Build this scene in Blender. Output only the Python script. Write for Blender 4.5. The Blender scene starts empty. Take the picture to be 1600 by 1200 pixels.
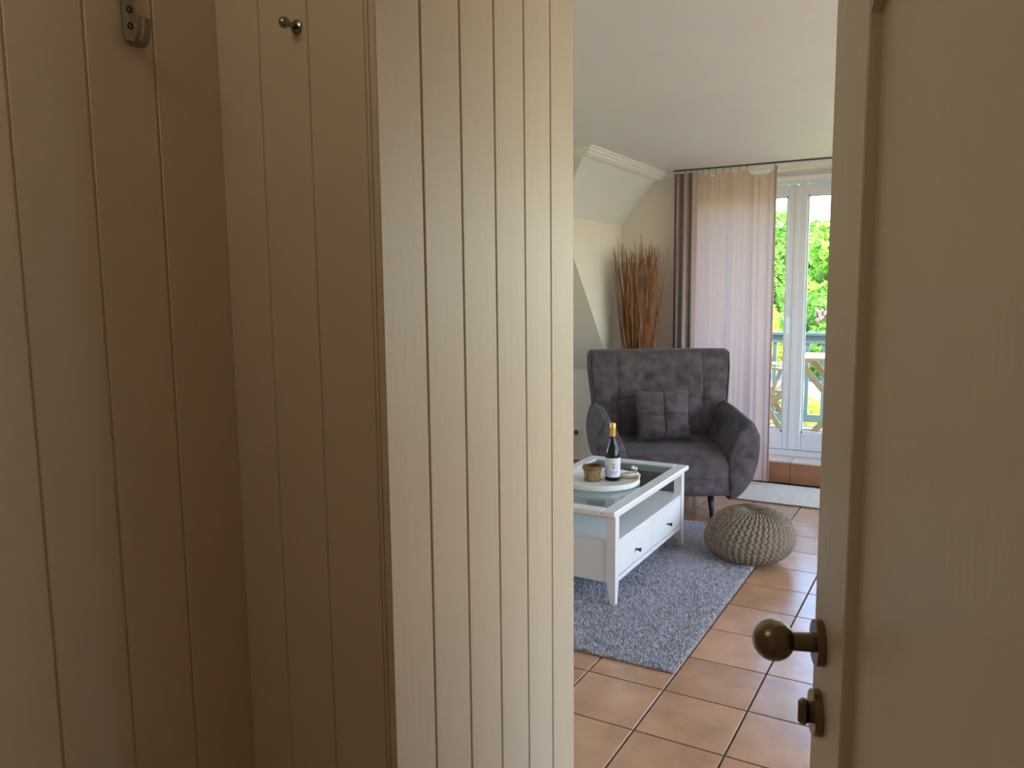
import bpy, math, random
import numpy as np
from mathutils import Matrix, Vector

random.seed(7)
rng = np.random.default_rng(7)
SC = bpy.context.scene
COL = SC.collection
PI = math.pi

# ------------------------------------------------------------------ camera
CAM_H = 1.4503
PITCH, ROLL, YAW = 0.118773, -0.010504, 0.522849
def cam_basis():
    f = Vector((-math.sin(YAW) * math.cos(PITCH), math.cos(YAW) * math.cos(PITCH), -math.sin(PITCH)))
    r = Vector((math.cos(YAW), math.sin(YAW), 0)); u = r.cross(f)
    c, s = math.cos(ROLL), math.sin(ROLL)
    return c * r + s * u, -s * r + c * u, f
_r, _u, _f = cam_basis()
cam_data = bpy.data.cameras.new('camera')
cam = bpy.data.objects.new('camera', cam_data); COL.objects.link(cam)
M = Matrix.Identity(4)
for i in range(3):
    M[i][0], M[i][1], M[i][2] = _r[i], _u[i], -_f[i]
M[2][3] = CAM_H
cam.matrix_world = M
cam_data.sensor_width = 36.0
cam_data.lens = 1228.43 / 1600 * 36
cam_data.clip_start = 0.02
cam_data.clip_end = 500
SC.camera = cam

# ------------------------------------------------------------------ world, sun, exposure
HALL_FILL = 2.6
SKY_STRENGTH = 0.74
SUN_STRENGTH = 10.0
SC.view_settings.view_transform = 'Standard'
SC.view_settings.look = 'None'
SC.view_settings.gamma = 1.0
SC.view_settings.use_curve_mapping = False
SC.view_settings.exposure = 1.05
world = bpy.data.worlds.new('sky'); SC.world = world
world.use_nodes = True
wn = world.node_tree.nodes; wl = world.node_tree.links; wn.clear()
w_out = wn.new('ShaderNodeOutputWorld'); w_bg = wn.new('ShaderNodeBackground')
w_sky = wn.new('ShaderNodeTexSky'); w_sky.sky_type = 'NISHITA'
w_sky.sun_disc = False; w_sky.sun_elevation = math.radians(50); w_sky.sun_rotation = math.radians(100)
w_sky.air_density = 1.0; w_sky.dust_density = 0.6; w_sky.ozone_density = 2.0
w_hsv = wn.new('ShaderNodeHueSaturation'); w_hsv.inputs['Saturation'].default_value = 1.0
wl.new(w_sky.outputs[0], w_hsv.inputs['Color']); wl.new(w_hsv.outputs[0], w_bg.inputs[0])
w_bg.inputs[1].default_value = SKY_STRENGTH
wl.new(w_bg.outputs[0], w_out.inputs[0])
sun_d = bpy.data.lights.new('sun', 'SUN'); sun_d.energy = SUN_STRENGTH; sun_d.angle = math.radians(0.6)
sun_d.color = (1.0, 0.96, 0.9)
sun = bpy.data.objects.new('sun', sun_d); COL.objects.link(sun)
sun.rotation_euler = Vector((-0.62, 0.25, -0.74)).to_track_quat('-Z', 'Y').to_euler()
cy = SC.cycles
cy.use_denoising = True
cy.max_bounces = 14; cy.diffuse_bounces = 8; cy.glossy_bounces = 5
cy.transmission_bounces = 8; cy.transparent_max_bounces = 16
cy.caustics_reflective = False; cy.caustics_refractive = False
cy.sample_clamp_indirect = 6.0

# ------------------------------------------------------------------ materials
MATS = {}
def new_mat(name):
    m = bpy.data.materials.new(name); m.use_nodes = True
    MATS[name] = m
    return m, m.node_tree.nodes, m.node_tree.links, m.node_tree.nodes['Principled BSDF']

def mat(name, color, rough=0.5, metal=0.0, var=0.0, scale=8.0, bump=0.0, bscale=None, spec=0.5, sheen=0.0,
        stretch=(1, 1, 1), rand=0.0, detail=4.0):
    m, n, l, b = new_mat(name)
    b.inputs['Roughness'].default_value = rough
    b.inputs['Metallic'].default_value = metal
    b.inputs['Specular IOR Level'].default_value = spec
    if sheen:
        b.inputs['Sheen Weight'].default_value = sheen
        b.inputs['Sheen Roughness'].default_value = 0.4
    tc = n.new('ShaderNodeTexCoord'); mp = n.new('ShaderNodeMapping'); mp.inputs['Scale'].default_value = stretch
    l.new(tc.outputs['Object'], mp.inputs[0])
    vec = mp.outputs[0]
    if rand:
        oi = n.new('ShaderNodeObjectInfo'); va = n.new('ShaderNodeVectorMath'); va.operation = 'ADD'
        sc_ = n.new('ShaderNodeVectorMath'); sc_.operation = 'SCALE'; sc_.inputs['Scale'].default_value = 37.0
        cmb = n.new('ShaderNodeCombineXYZ')
        for k in range(3): l.new(oi.outputs['Random'], cmb.inputs[k])
        l.new(cmb.outputs[0], sc_.inputs[0]); l.new(vec, va.inputs[0]); l.new(sc_.outputs[0], va.inputs[1])
        vec = va.outputs[0]
    nz = n.new('ShaderNodeTexNoise'); nz.inputs['Scale'].default_value = scale; nz.inputs['Detail'].default_value = detail
    l.new(vec, nz.inputs['Vector'])
    mx = n.new('ShaderNodeMix'); mx.data_type = 'RGBA'
    c = Vector(color)
    mx.inputs['A'].default_value = (*(c * (1 - var)), 1)
    mx.inputs['B'].default_value = (*[min(1, v) for v in c * (1 + var)], 1)
    rmp = n.new('ShaderNodeMapRange'); rmp.inputs['From Min'].default_value = 0.3; rmp.inputs['From Max'].default_value = 0.7
    l.new(nz.outputs['Fac'], rmp.inputs['Value']); l.new(rmp.outputs[0], mx.inputs['Factor'])
    colout = mx.outputs['Result']
    if rand:
        hs = n.new('ShaderNodeHueSaturation')
        r2 = n.new('ShaderNodeMapRange'); r2.inputs['To Min'].default_value = 1 - rand; r2.inputs['To Max'].default_value = 1 + rand
        l.new(oi.outputs['Random'], r2.inputs['Value']); l.new(r2.outputs[0], hs.inputs['Value'])
        l.new(colout, hs.inputs['Color']); colout = hs.outputs[0]
    l.new(colout, b.inputs['Base Color'])
    if bump:
        bz = n.new('ShaderNodeTexNoise'); bz.inputs['Scale'].default_value = bscale or scale * 6; bz.inputs['Detail'].default_value = 3
        l.new(vec, bz.inputs['Vector'])
        bp = n.new('ShaderNodeBump'); bp.inputs['Strength'].default_value = bump; bp.inputs['Distance'].default_value = 0.01
        l.new(bz.outputs['Fac'], bp.inputs['Height']); l.new(bp.outputs[0], b.inputs['Normal'])
    return m

def glass_mat(name, tint=(0.93, 0.97, 0.96), ior=1.5, rough=0.0):
    m, n, l, b = new_mat(name); n.remove(b)
    out = n['Material Output']
    tr = n.new('ShaderNodeBsdfTransparent'); tr.inputs[0].default_value = (*tint, 1)
    gl = n.new('ShaderNodeBsdfGlossy'); gl.inputs['Roughness'].default_value = rough
    fr = n.new('ShaderNodeFresnel')
    ge = n.new('ShaderNodeNewGeometry'); mr = n.new('ShaderNodeMapRange')   # rays pass straight through, so both faces act as outer faces
    mr.inputs['To Min'].default_value = ior; mr.inputs['To Max'].default_value = 1 / ior
    l.new(ge.outputs['Backfacing'], mr.inputs['Value']); l.new(mr.outputs[0], fr.inputs['IOR'])
    mx = n.new('ShaderNodeMixShader')
    l.new(fr.outputs[0], mx.inputs[0]); l.new(tr.outputs[0], mx.inputs[1]); l.new(gl.outputs[0], mx.inputs[2])
    l.new(mx.outputs[0], out.inputs[0])
    return m

def cloth_mat(name, dcol, tcol, tfac, scale=300.0):
    m, n, l, b = new_mat(name); n.remove(b)
    out = n['Material Output']
    tc = n.new('ShaderNodeTexCoord'); nz = n.new('ShaderNodeTexNoise'); nz.inputs['Scale'].default_value = 14
    mp = n.new('ShaderNodeMapping'); mp.inputs['Scale'].default_value = (6, 6, 1); l.new(tc.outputs['Object'], mp.inputs[0]); l.new(mp.outputs[0], nz.inputs['Vector'])
    mc = n.new('ShaderNodeMix'); mc.data_type = 'RGBA'
    mc.inputs['A'].default_value = (*[v * 0.9 for v in dcol], 1); mc.inputs['B'].default_value = (*[min(1, v * 1.08) for v in dcol], 1)
    l.new(nz.outputs['Fac'], mc.inputs['Factor'])
    df = n.new('ShaderNodeBsdfDiffuse'); l.new(mc.outputs['Result'], df.inputs[0])
    tl = n.new('ShaderNodeBsdfTranslucent'); tl.inputs[0].default_value = (*tcol, 1)
    mx = n.new('ShaderNodeMixShader'); mx.inputs[0].default_value = tfac
    l.new(df.outputs[0], mx.inputs[1]); l.new(tl.outputs[0], mx.inputs[2]); l.new(mx.outputs[0], out.inputs[0])
    return m

def leaf_mat(name, c):
    m, n, l, b = new_mat(name); n.remove(b)
    tc = n.new('ShaderNodeTexCoord'); nz = n.new('ShaderNodeTexNoise'); nz.inputs['Scale'].default_value = 0.8; nz.inputs['Detail'].default_value = 6
    l.new(tc.outputs['Object'], nz.inputs['Vector'])
    mc = n.new('ShaderNodeMix'); mc.data_type = 'RGBA'; mr = n.new('ShaderNodeMapRange'); mr.inputs['From Min'].default_value = 0.35; mr.inputs['From Max'].default_value = 0.65
    l.new(nz.outputs['Fac'], mr.inputs['Value']); l.new(mr.outputs[0], mc.inputs['Factor'])
    mc.inputs['A'].default_value = (c[0] * 0.65, c[1] * 0.7, c[2] * 0.7, 1); mc.inputs['B'].default_value = (min(1, c[0] * 1.25), min(1, c[1] * 1.2), c[2] * 1.2, 1)
    df = n.new('ShaderNodeBsdfDiffuse'); tl = n.new('ShaderNodeBsdfTranslucent'); mx = n.new('ShaderNodeMixShader'); mx.inputs[0].default_value = 0.4
    l.new(mc.outputs['Result'], df.inputs[0]); l.new(mc.outputs['Result'], tl.inputs[0])
    l.new(df.outputs[0], mx.inputs[1]); l.new(tl.outputs[0], mx.inputs[2]); l.new(mx.outputs[0], n['Material Output'].inputs[0])
    return m

mat('hall_board', (0.60, 0.485, 0.36), 0.42, var=0.03, scale=3, bump=0.06, bscale=60, stretch=(1, 1, 0.15))
mat('hall_core', (0.20, 0.15, 0.10), 0.8, var=0.1)
mat('door_paint', (0.60, 0.515, 0.40), 0.38, var=0.03, scale=4, bump=0.12, bscale=45, stretch=(1, 1, 0.08))
mat('wall_paint', (0.79, 0.735, 0.655), 0.85, var=0.02, scale=4, bump=0.05, bscale=120)
mat('ceiling_paint', (0.79, 0.80, 0.82), 0.6, var=0.015, scale=2, bump=0.02, bscale=120)
mat('moulding_paint', (0.86, 0.85, 0.83), 0.5, var=0.01)
mat('white_paint', (0.79, 0.775, 0.755), 0.35, var=0.015, scale=6)
mat('pvc_glare_tint', (0.74, 0.79, 0.86), 0.3, var=0.01)  # bluish window glare on the white plastic is mixed into this colour
mat('grout', (0.13, 0.105, 0.09), 0.9, var=0.15, scale=30)
mat('terracotta', (0.51, 0.285, 0.165), 0.19, var=0.17, scale=7, bump=0.05, bscale=35, rand=0.12, spec=1.0)
mat('tread_glaze', (0.70, 0.56, 0.47), 0.12, var=0.06, scale=5, rand=0.05, spec=1.0)
mat('terracotta_dark', (0.36, 0.16, 0.075), 0.4, var=0.2, scale=8, rand=0.1)
mat('suede', (0.078, 0.059, 0.066), 0.8, var=0.5, scale=16, bump=0.3, bscale=90, sheen=0.12, detail=10)
mat('piping', (0.06, 0.05, 0.056), 0.8, var=0.1)
mat('black_wood', (0.015, 0.013, 0.013), 0.35, var=0.1)
mat('rug_base', (0.30, 0.30, 0.32), 0.95, var=0.15, scale=20)
mat('rug_pile', (0.60, 0.585, 0.64), 0.95, var=0.28, scale=55, spec=0.1)
mat('mat_weave', (0.74, 0.68, 0.56), 0.95, var=0.15, scale=60, bump=0.5, bscale=260)
mat('mat_edge', (0.12, 0.09, 0.06), 0.9, var=0.1)
mat('yarn', (0.27, 0.212, 0.158), 0.95, var=0.10, scale=25, bump=0.4, bscale=300, spec=0.1)
mat('twig', (0.25, 0.098, 0.030), 0.7, var=0.35, scale=9, rand=0.45)
mat('bottle_glass', (0.006, 0.006, 0.006), 0.06, var=0.0, spec=0.4)
mat('gold_foil', (0.74, 0.42, 0.10), 0.38, metal=0.55, var=0.05)
mat('bottle_label', (0.66, 0.65, 0.74), 0.55, var=0.02)
mat('emblem_gold', (0.62, 0.42, 0.10), 0.4, metal=0.3, var=0.05)
mat('ink', (0.10, 0.09, 0.12), 0.6)
mat('tray_white', (0.83, 0.82, 0.79), 0.4, var=0.02)
mat('cane', (0.36, 0.20, 0.08), 0.6, var=0.35, scale=50)
mat('cane_dark', (0.20, 0.105, 0.035), 0.7, var=0.35, scale=60)
mat('candle_wax', (0.72, 0.66, 0.56), 0.5, var=0.03)
mat('rope', (0.58, 0.46, 0.32), 0.8, var=0.15, scale=60)
mat('shell', (0.80, 0.76, 0.68), 0.5, var=0.04)
mat('bronze', (0.21, 0.17, 0.115), 0.27, metal=0.9, var=0.08, scale=20)
mat('chrome', (0.33, 0.31, 0.27), 0.12, metal=1.0, var=0.03)
mat('screw', (0.06, 0.055, 0.05), 0.35, metal=0.8)
mat('knob_black', (0.02, 0.02, 0.022), 0.3, metal=0.3)
mat('socket_white', (0.80, 0.77, 0.70), 0.35)
mat('socket_dark', (0.10, 0.085, 0.07), 0.5)
mat('cable', (0.09, 0.07, 0.055), 0.6)
mat('rail_metal', (0.16, 0.15, 0.15), 0.4, metal=0.6)
mat('balcony_green', (0.085, 0.145, 0.15), 0.5, var=0.08, scale=10)
mat('balcony_deck', (0.24, 0.15, 0.10), 0.7, var=0.2, scale=6, stretch=(1, 8, 1))
mat('teak', (0.52, 0.36, 0.17), 0.55, var=0.15, scale=12, stretch=(1, 1, 6))
mat('grass', (0.12, 0.21, 0.035), 0.9, var=0.35, scale=0.6)
mat('gravel', (0.34, 0.33, 0.32), 0.9, var=0.1, scale=2)
leaf_mat('leaf_light', (0.429, 0.663, 0.117))
leaf_mat('leaf_mid', (0.254, 0.488, 0.088))
leaf_mat('leaf_yellow', (0.624, 0.702, 0.098))
mat('needle', (0.03, 0.075, 0.05), 0.7, var=0.3, scale=0.8)
mat('bark', (0.09, 0.06, 0.04), 0.9, var=0.3, scale=6)
mat('petal', (0.6, 0.16, 0.24), 0.6, var=0.1)
glass_mat('window_glass', (0.97, 0.985, 0.98), 1.45)
glass_mat('table_glass', (0.80, 0.87, 0.86), 1.52)
cloth_mat('sheer_cloth', (0.84, 0.59, 0.46), (0.46, 0.365, 0.38), 0.42)
cloth_mat('taupe_cloth', (0.44, 0.35, 0.335), (0.36, 0.27, 0.25), 0.12)

# ------------------------------------------------------------------ mesh helpers
class MB:
    def __init__(s): s.v = []; s.f = []
    def add(s, verts, faces):
        o = len(s.v); s.v += [tuple(v) for v in verts]; s.f += [tuple(i + o for i in f) for f in faces]; return s
    def box(s, x0, x1, y0, y1, z0, z1, bev=0.0):
        if bev <= 0:
            v = [(x, y, z) for z in (z0, z1) for y in (y0, y1) for x in (x0, x1)]
            return s.add(v, [(0, 2, 3, 1), (4, 5, 7, 6), (0, 1, 5, 4), (2, 6, 7, 3), (0, 4, 6, 2), (1, 3, 7, 5)])
        b = min(bev, (x1 - x0) / 2.01, (y1 - y0) / 2.01, (z1 - z0) / 2.01)
        c = ((x0 + x1) / 2, (y0 + y1) / 2, (z0 + z1) / 2); h = ((x1 - x0) / 2, (y1 - y0) / 2, (z1 - z0) / 2)
        v = []; idx = {}
        for sx in (-1, 1):
            for sy in (-1, 1):
                for sz in (-1, 1):
                    for a in range(3):
                        d = [h[0] - b, h[1] - b, h[2] - b]; d[a] = h[a]
                        idx[(sx, sy, sz, a)] = len(v)
                        v.append((c[0] + sx * d[0], c[1] + sy * d[1], c[2] + sz * d[2]))
        f = []
        for a in range(3):
            p, q = [k for k in range(3) if k != a]
            for sg in (-1, 1):
                loop = []
                for (i, j) in ((-1, -1), (1, -1), (1, 1), (-1, 1)):
                    k = [0, 0, 0]; k[a] = sg; k[p] = i; k[q] = j; loop.append(idx[(*k, a)])
                if (sg > 0) == (a == 1): loop.reverse()
                f.append(tuple(loop))
        for a in range(3):
            p, q = [k for k in range(3) if k != a]
            for i in (-1, 1):
                for j in (-1, 1):
                    k1 = [0, 0, 0]; k1[a] = -1; k1[p] = i; k1[q] = j; k2 = list(k1); k2[a] = 1
                    f.append((idx[(*k1, p)], idx[(*k1, q)], idx[(*k2, q)], idx[(*k2, p)]))
        for sx in (-1, 1):
            for sy in (-1, 1):
                for sz in (-1, 1):
                    f.append(tuple(idx[(sx, sy, sz, a)] for a in range(3)))
        return s.add(v, f)
    def prism(s, poly, off):
        n = len(poly); off = Vector(off)
        v = [tuple(p) for p in poly] + [tuple(Vector(p) + off) for p in poly]
        return s.add(v, [tuple(range(n)), tuple(range(2 * n - 1, n - 1, -1))] + [(i, i + n, (i + 1) % n + n, (i + 1) % n) for i in range(n)])
    def lathe(s, prof, n=32, c=(0, 0, 0), axis='z'):
        v = []; f = []
        for r, z in prof:
            for k in range(n):
                a = 2 * PI * k / n; p = (r * math.cos(a), r * math.sin(a), z)
                if axis == 'x': p = (p[2], p[0], p[1])
                if axis == 'y': p = (p[1], p[2], p[0])
                v.append((p[0] + c[0], p[1] + c[1], p[2] + c[2]))
        for i in range(len(prof) - 1):
            for k in range(n):
                f.append((i * n + k, i * n + (k + 1) % n, (i + 1) * n + (k + 1) % n, (i + 1) * n + k))
        if prof[0][0] > 1e-5: f.append(tuple(range(n - 1, -1, -1)))
        if prof[-1][0] > 1e-5: f.append(tuple((len(prof) - 1) * n + k for k in range(n)))
        return s.add(v, f)
    def tube(s, pts, rad, n=8):
        pts = [Vector(p) for p in pts]
        if not hasattr(rad, '__len__'): rad = [rad] * len(pts)
        v = []; f = []; up = None
        for i, p in enumerate(pts):
            t = (pts[min(i + 1, len(pts) - 1)] - pts[max(i - 1, 0)]).normalized()
            if up is None: up = Vector((0, 0, 1)) if abs(t.z) < 0.9 else Vector((1, 0, 0))
            a = t.cross(up)
            if a.length < 1e-6: a = t.orthogonal()
            a.normalize(); b = t.cross(a).normalized(); up = -b if False else up
            for k in range(n):
                an = 2 * PI * k / n
                v.append(tuple(p + rad[i] * (math.cos(an) * a + math.sin(an) * b)))
        for i in range(len(pts) - 1):
            for k in range(n):
                f.append((i * n + k, i * n + (k + 1) % n, (i + 1) * n + (k + 1) % n, (i + 1) * n + k))
        f.append(tuple(range(n - 1, -1, -1))); f.append(tuple((len(pts) - 1) * n + k for k in range(n)))
        return s.add(v, f)
    def bar(s, a, b, w, h, up=(0, 0, 1)):
        a, b, up = Vector(a), Vector(b), Vector(up); t = (b - a).normalized(); x = t.cross(up).normalized(); y = x.cross(t)
        v = [p + i * w / 2 * x + j * h / 2 * y for p in (a, b) for (i, j) in ((-1, -1), (1, -1), (1, 1), (-1, 1))]
        return s.add(v, [(3, 2, 1, 0), (4, 5, 6, 7), (0, 1, 5, 4), (1, 2, 6, 5), (2, 3, 7, 6), (3, 0, 4, 7)])
    def loft(s, rings, cap=True):
        n = len(rings[0]); v = [p for r in rings for p in r]; f = []
        for i in range(len(rings) - 1):
            for k in range(n):
                f.append((i * n + k, i * n + (k + 1) % n, (i + 1) * n + (k + 1) % n, (i + 1) * n + k))
        if cap: f.append(tuple(range(n - 1, -1, -1))); f.append(tuple((len(rings) - 1) * n + k for k in range(n)))
        return s.add(v, f)
    def grid(s, P):                       # P: rows x cols of points
        r, c = len(P), len(P[0]); v = [p for row in P for p in row]
        return s.add(v, [(i * c + j, i * c + j + 1, (i + 1) * c + j + 1, (i + 1) * c + j) for i in range(r - 1) for j in range(c - 1)])
    def mesh(s, name, smooth=False):
        me = bpy.data.meshes.new(name); me.from_pydata(s.v, [], s.f); me.update()
        import bmesh
        bm = bmesh.new(); bm.from_mesh(me); bmesh.ops.recalc_face_normals(bm, faces=bm.faces); bm.to_mesh(me); bm.free()
        if smooth:
            for p in me.polygons: p.use_smooth = True
        return me
    def build(s, name, material, parent=None, smooth=False, loc=(0, 0, 0), rot=None):
        return link(name, s.mesh(name, smooth), material, parent, loc, rot)

def link(name, me, material, parent=None, loc=(0, 0, 0), rot=None):
    if material and not me.materials: me.materials.append(MATS[material])
    o = bpy.data.objects.new(name, me); COL.objects.link(o); o.location = loc
    if rot: o.rotation_euler = rot
    o.parent = parent
    return o
def smooth_by_angle(o, deg=35):
    me = o.data
    for p in me.polygons: p.use_smooth = True
    import bmesh
    bm = bmesh.new(); bm.from_mesh(me)
    for e in bm.edges:
        if len(e.link_faces) == 2 and e.calc_face_angle(0) > math.radians(deg): e.smooth = False
    bm.to_mesh(me); bm.free()
    return o
def subsurf(o, lv=2):
    m = o.modifiers.new('sub', 'SUBSURF'); m.levels = lv; m.render_levels = lv
    for p in o.data.polygons: p.use_smooth = True
    return o
def tag(o, label, cat=None, group=None, kind=None):
    o['label'] = label
    if cat: o['category'] = cat
    if group: o['group'] = group
    if kind: o['kind'] = kind
    return o
def thing(name, loc, label, cat, rz=0.0, group=None, kind=None):
    e = bpy.data.objects.new(name, None); COL.objects.link(e); e.location = loc; e.rotation_euler = (0, 0, rz)
    e.empty_display_size = 0.1
    return tag(e, label, cat, group, kind)

# ------------------------------------------------------------------ dimensions of the place
YF = 5.97            # face of the far wall
YD = 6.17            # inner face of the balcony door
ZC = 2.33            # ceiling
XR = 2.4             # right wall of the living room
XW = -4.2            # left end of the alcove
XL = -2.42           # upright wall piece under the slope
YK, ZK = 5.78, 0.808 # low wall of the alcove
HX = 0.17            # right wall of the hall
XP, YB, XN = -0.685, 0.845, -0.99   # closet face, niche back, niche side
YE = 1.44            # end of the closet / hall
T = 0.30; TX0, TY0 = -0.885, 2.317  # tile grid

# ------------------------------------------------------------------ floor with tiles
fl = MB(); fl.box(XW, XR, -1.3, YF + 0.2, -0.12, -0.008)
floor = fl.build('floor', 'grout'); tag(floor, 'terracotta tiled floor with dark joints', 'floor', kind='structure')
tile_me = MB().box(-0.1465, 0.1465, -0.1465, 0.1465, -0.012, 0.0, 0.0012).mesh('tile')
tile_me.materials.append(MATS['terracotta'])
rest = MB()
for i in range(-12, 12):
    for j in range(-13, 14):
        cx, cyy = TX0 + (i + 0.5) * T, TY0 + (j + 0.5) * T
        if cx - T / 2 < XW or cx + T / 2 > XR or cyy - T / 2 < -1.3 or cyy + T / 2 > YF + 0.02: continue
        if -2.75 < cx < 0.1 and cyy > 1.3:
            link('tile', tile_me, None, floor, (cx, cyy, 0), (0, 0, random.choice((0, PI / 2, PI, -PI / 2))))
        else:
            rest.box(cx - 0.1465, cx + 0.1465, cyy - 0.1465, cyy + 0.1465, -0.012, 0.0)
o = rest.build('tile_field', 'terracotta', floor); o['kind'] = 'stuff'

# ------------------------------------------------------------------ living room shell
def struct(mb, name, material, label, cat='wall'):
    return tag(mb.build(name, material), label, cat, kind='structure')
DX0, DX1 = -1.93, -0.29      # balcony door opening
wf = MB()
wf.box(XL - 0.3, DX0, YF, YF + 0.3, 0, 2.5); wf.box(DX1, 0.35, YF, YF + 0.3, 0, 2.5)
wf.box(DX0, DX1, YF, YF + 0.3, 2.29, 2.5); wf.box(DX0, DX1, YF + 0.02, YF + 0.3, 0, 0.155)
wf.box(0.35, 1.95, YF, YF + 0.3, 0, 0.85); wf.box(0.35, 1.95, YF, YF + 0.3, 2.2, 2.5); wf.box(1.95, XR + 0.3, YF, YF + 0.3, 0, 2.5)
struct(wf, 'wall_far', 'wall_paint', 'cream far wall around the balcony door')
wr = MB()
WR = [(1.75, 3.6), (3.85, 5.7)]
wr.box(XR, XR + 0.3, YE, WR[0][0], 0, 2.5); wr.box(XR, XR + 0.3, WR[0][1], WR[1][0], 0, 2.5); wr.box(XR, XR + 0.3, WR[1][1], YF, 0, 2.5)
SILL = {WR[0]: 0.12, WR[1]: 0.75}
for a, b in WR:
    wr.box(XR, XR + 0.3, a, b, 0, SILL[(a, b)]); wr.box(XR, XR + 0.3, a, b, 2.25, 2.5)
struct(wr, 'wall_right', 'wall_paint', 'cream right wall of the living room with windows')
S2 = lambda y: ZK + 1.25 * (YK - y)
Y33 = YK - (ZC - ZK) / 1.25; Y195 = YK - (1.95 - ZK) / 1.25
wl_ = MB().prism([(XL, Y195, 1.95), (XL, YF, 1.95), (XL, YF, 0), (XL, YK, 0), (XL, YK, ZK)], (-0.02, 0, 0.028))
struct(wl_, 'wall_left', 'wall_paint', 'upright cream wall piece beside the twig bundle')
ws = MB().prism([(-2.08, Y33, ZC), (-2.08, YF, ZC), (XL, YF, 1.95), (XL, Y195, 1.95)], (0, 0, 0.03))
struct(ws, 'wall_slope', 'ceiling_paint', 'sloping white roof panel below the ceiling moulding')
wa = MB().prism([(XW, Y33, ZC), (-2.081, Y33, ZC), (XL - 0.001, Y195, 1.95), (XL - 0.001, YK, ZK), (XW, YK, ZK)], (-0.03, 0.02, 0.02))
struct(wa, 'wall_alcove_slope', 'wall_paint', 'shaded sloping roof panel of the alcove')
wk = MB().box(XW, XL - 0.001, YK, YK + 0.1, 0, ZK)
wall_knee = struct(wk, 'wall_knee', 'wall_paint', 'low cream wall with sockets behind the armchair')
wx = MB(); AW = (2.6, 4.0, 0.7, 2.1)
wx.box(XW - 0.1, XW, YE - 0.1, AW[0], 0, 2.5); wx.box(XW - 0.1, XW, AW[1], YK + 0.1, 0, 2.5); wx.box(XW - 0.1, XW, AW[0], AW[1], 0, AW[2]); wx.box(XW - 0.1, XW, AW[0], AW[1], AW[3], 2.5)
struct(wx, 'wall_alcove_end', 'wall_paint', 'end wall of the alcove')
wn_ = MB().box(XW, XN - 0.12, YE - 0.1, YE - 0.015, 0, 2.45); wn_.box(HX + 0.1, XR, YE - 0.1, YE, 0, 2.45)
struct(wn_, 'wall_near', 'wall_paint', 'near wall of the living room beside the hall')
ce = MB()
ce.box(-2.08, XR + 0.3, -1.4, YF + 0.3, ZC, ZC + 0.12); ce.box(XW - 0.1, -2.08, -1.4, Y33, ZC, ZC + 0.12)
struct(ce, 'ceiling', 'ceiling_paint', 'plain white ceiling', 'ceiling')
# roof over the slopes keeps daylight out of the eaves
rf = MB().box(XW - 0.1, XL - 0.05, YK + 0.1, YF + 0.3, 0, 2.45)
struct(rf, 'wall_eaves', 'wall_paint', 'closed eaves behind the low wall')
tr = MB().prism([(-2.03, Y33 - 0.04, ZC), (-2.03, Y33 - 0.04, 2.318), (-2.048, Y33 - 0.03, 2.316), (-2.05, Y33 - 0.03, 2.305), (-2.066, Y33 - 0.02, 2.300),
                 (-2.068, Y33 - 0.015, 2.288), (-2.092, Y33 + 0.02, 2.272), (-2.122, Y33 + 0.032, 2.284), (-2.08, Y33, ZC)], (0, 0, 0))
def moulding(prof_in, a, b, axis):
    m = MB(); n = len(prof_in); rings = []
    for t in (0, 1):
        rings.append([a(p) if t == 0 else b(p) for p in prof_in])
    return m.loft(rings)
PR = [(0.050, 0.0), (0.050, -0.011), (0.034, -0.013), (0.032, -0.025), (0.016, -0.029), (0.014, -0.041), (-0.012, -0.056), (-0.044, -0.050), (0.0, 0.0)]
t1 = moulding(PR, lambda p: (-2.08 + p[0], Y33 - p[0] * 0.8, ZC + p[1]), lambda p: (-2.08 + p[0], YF, ZC + p[1]), 'y')
tag(t1.build('trim_1', 'moulding_paint'), 'stepped white moulding between ceiling and roof slope', 'moulding', kind='structure')
t2 = moulding(PR, lambda p: (-2.08 + p[0] * 1.0, Y33 - p[0] * 0.8, ZC + p[1]), lambda p: (XW, Y33 - p[0] * 0.8, ZC + p[1]), 'x')
tag(t2.build('trim_2', 'moulding_paint'), 'moulding running into the alcove at its ceiling edge', 'moulding', kind='structure')
t3 = MB().box(-2.04, DX0 - 0.02, YF - 0.02, YF, 2.285, ZC); t3.box(DX0 - 0.02, 0.3, YF - 0.014, YF, 2.296, ZC)
tag(t3.build('trim_3', 'moulding_paint'), 'thin white moulding above the balcony door', 'moulding', kind='structure')
# skirting tiles
bb = thing('baseboard_far', (0, 0, 0), 'terracotta skirting tiles at the foot of the low wall', 'baseboard', kind='structure')
sk_me = MB().box(-0.1465, 0.1465, -0.010, 0.0, 0, 0.058, 0.002).mesh('skirting_tile')
sk_me.materials.append(MATS['terracotta_dark'])
for k in range(6): link('skirting_tile', sk_me, None, bb, (XL - 0.16 - k * T, YK, 0))
for k in range(1): link('skirting_tile', sk_me, None, bb, (-2.16, YF, 0))

# tiled step to the balcony door
st = thing('door_step', (0, 0, 0), 'tiled terracotta step below the balcony door', 'step', kind='structure')
ris_me = MB().box(-0.1475, 0.1475, -0.002, 0.016, 0.002, 0.154, 0.002).mesh('riser_tile'); ris_me.materials.append(MATS['terracotta_dark'])
trd_me = MB().box(-0.1475, 0.1475, -0.008, 0.205, 0.155, 0.17, 0.003).mesh('tread_tile'); trd_me.materials.append(MATS['tread_glaze'])
for k in range(6):
    x = DX0 + 0.02 + 0.15 + k * 0.2995
    if x + 0.15 > DX1 + 0.2: break
    link('riser_tile', ris_me, None, st, (x - 0.06, YF + 0.003, 0)); link('tread_tile', trd_me, None, st, (x - 0.06, YF, 0))

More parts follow.
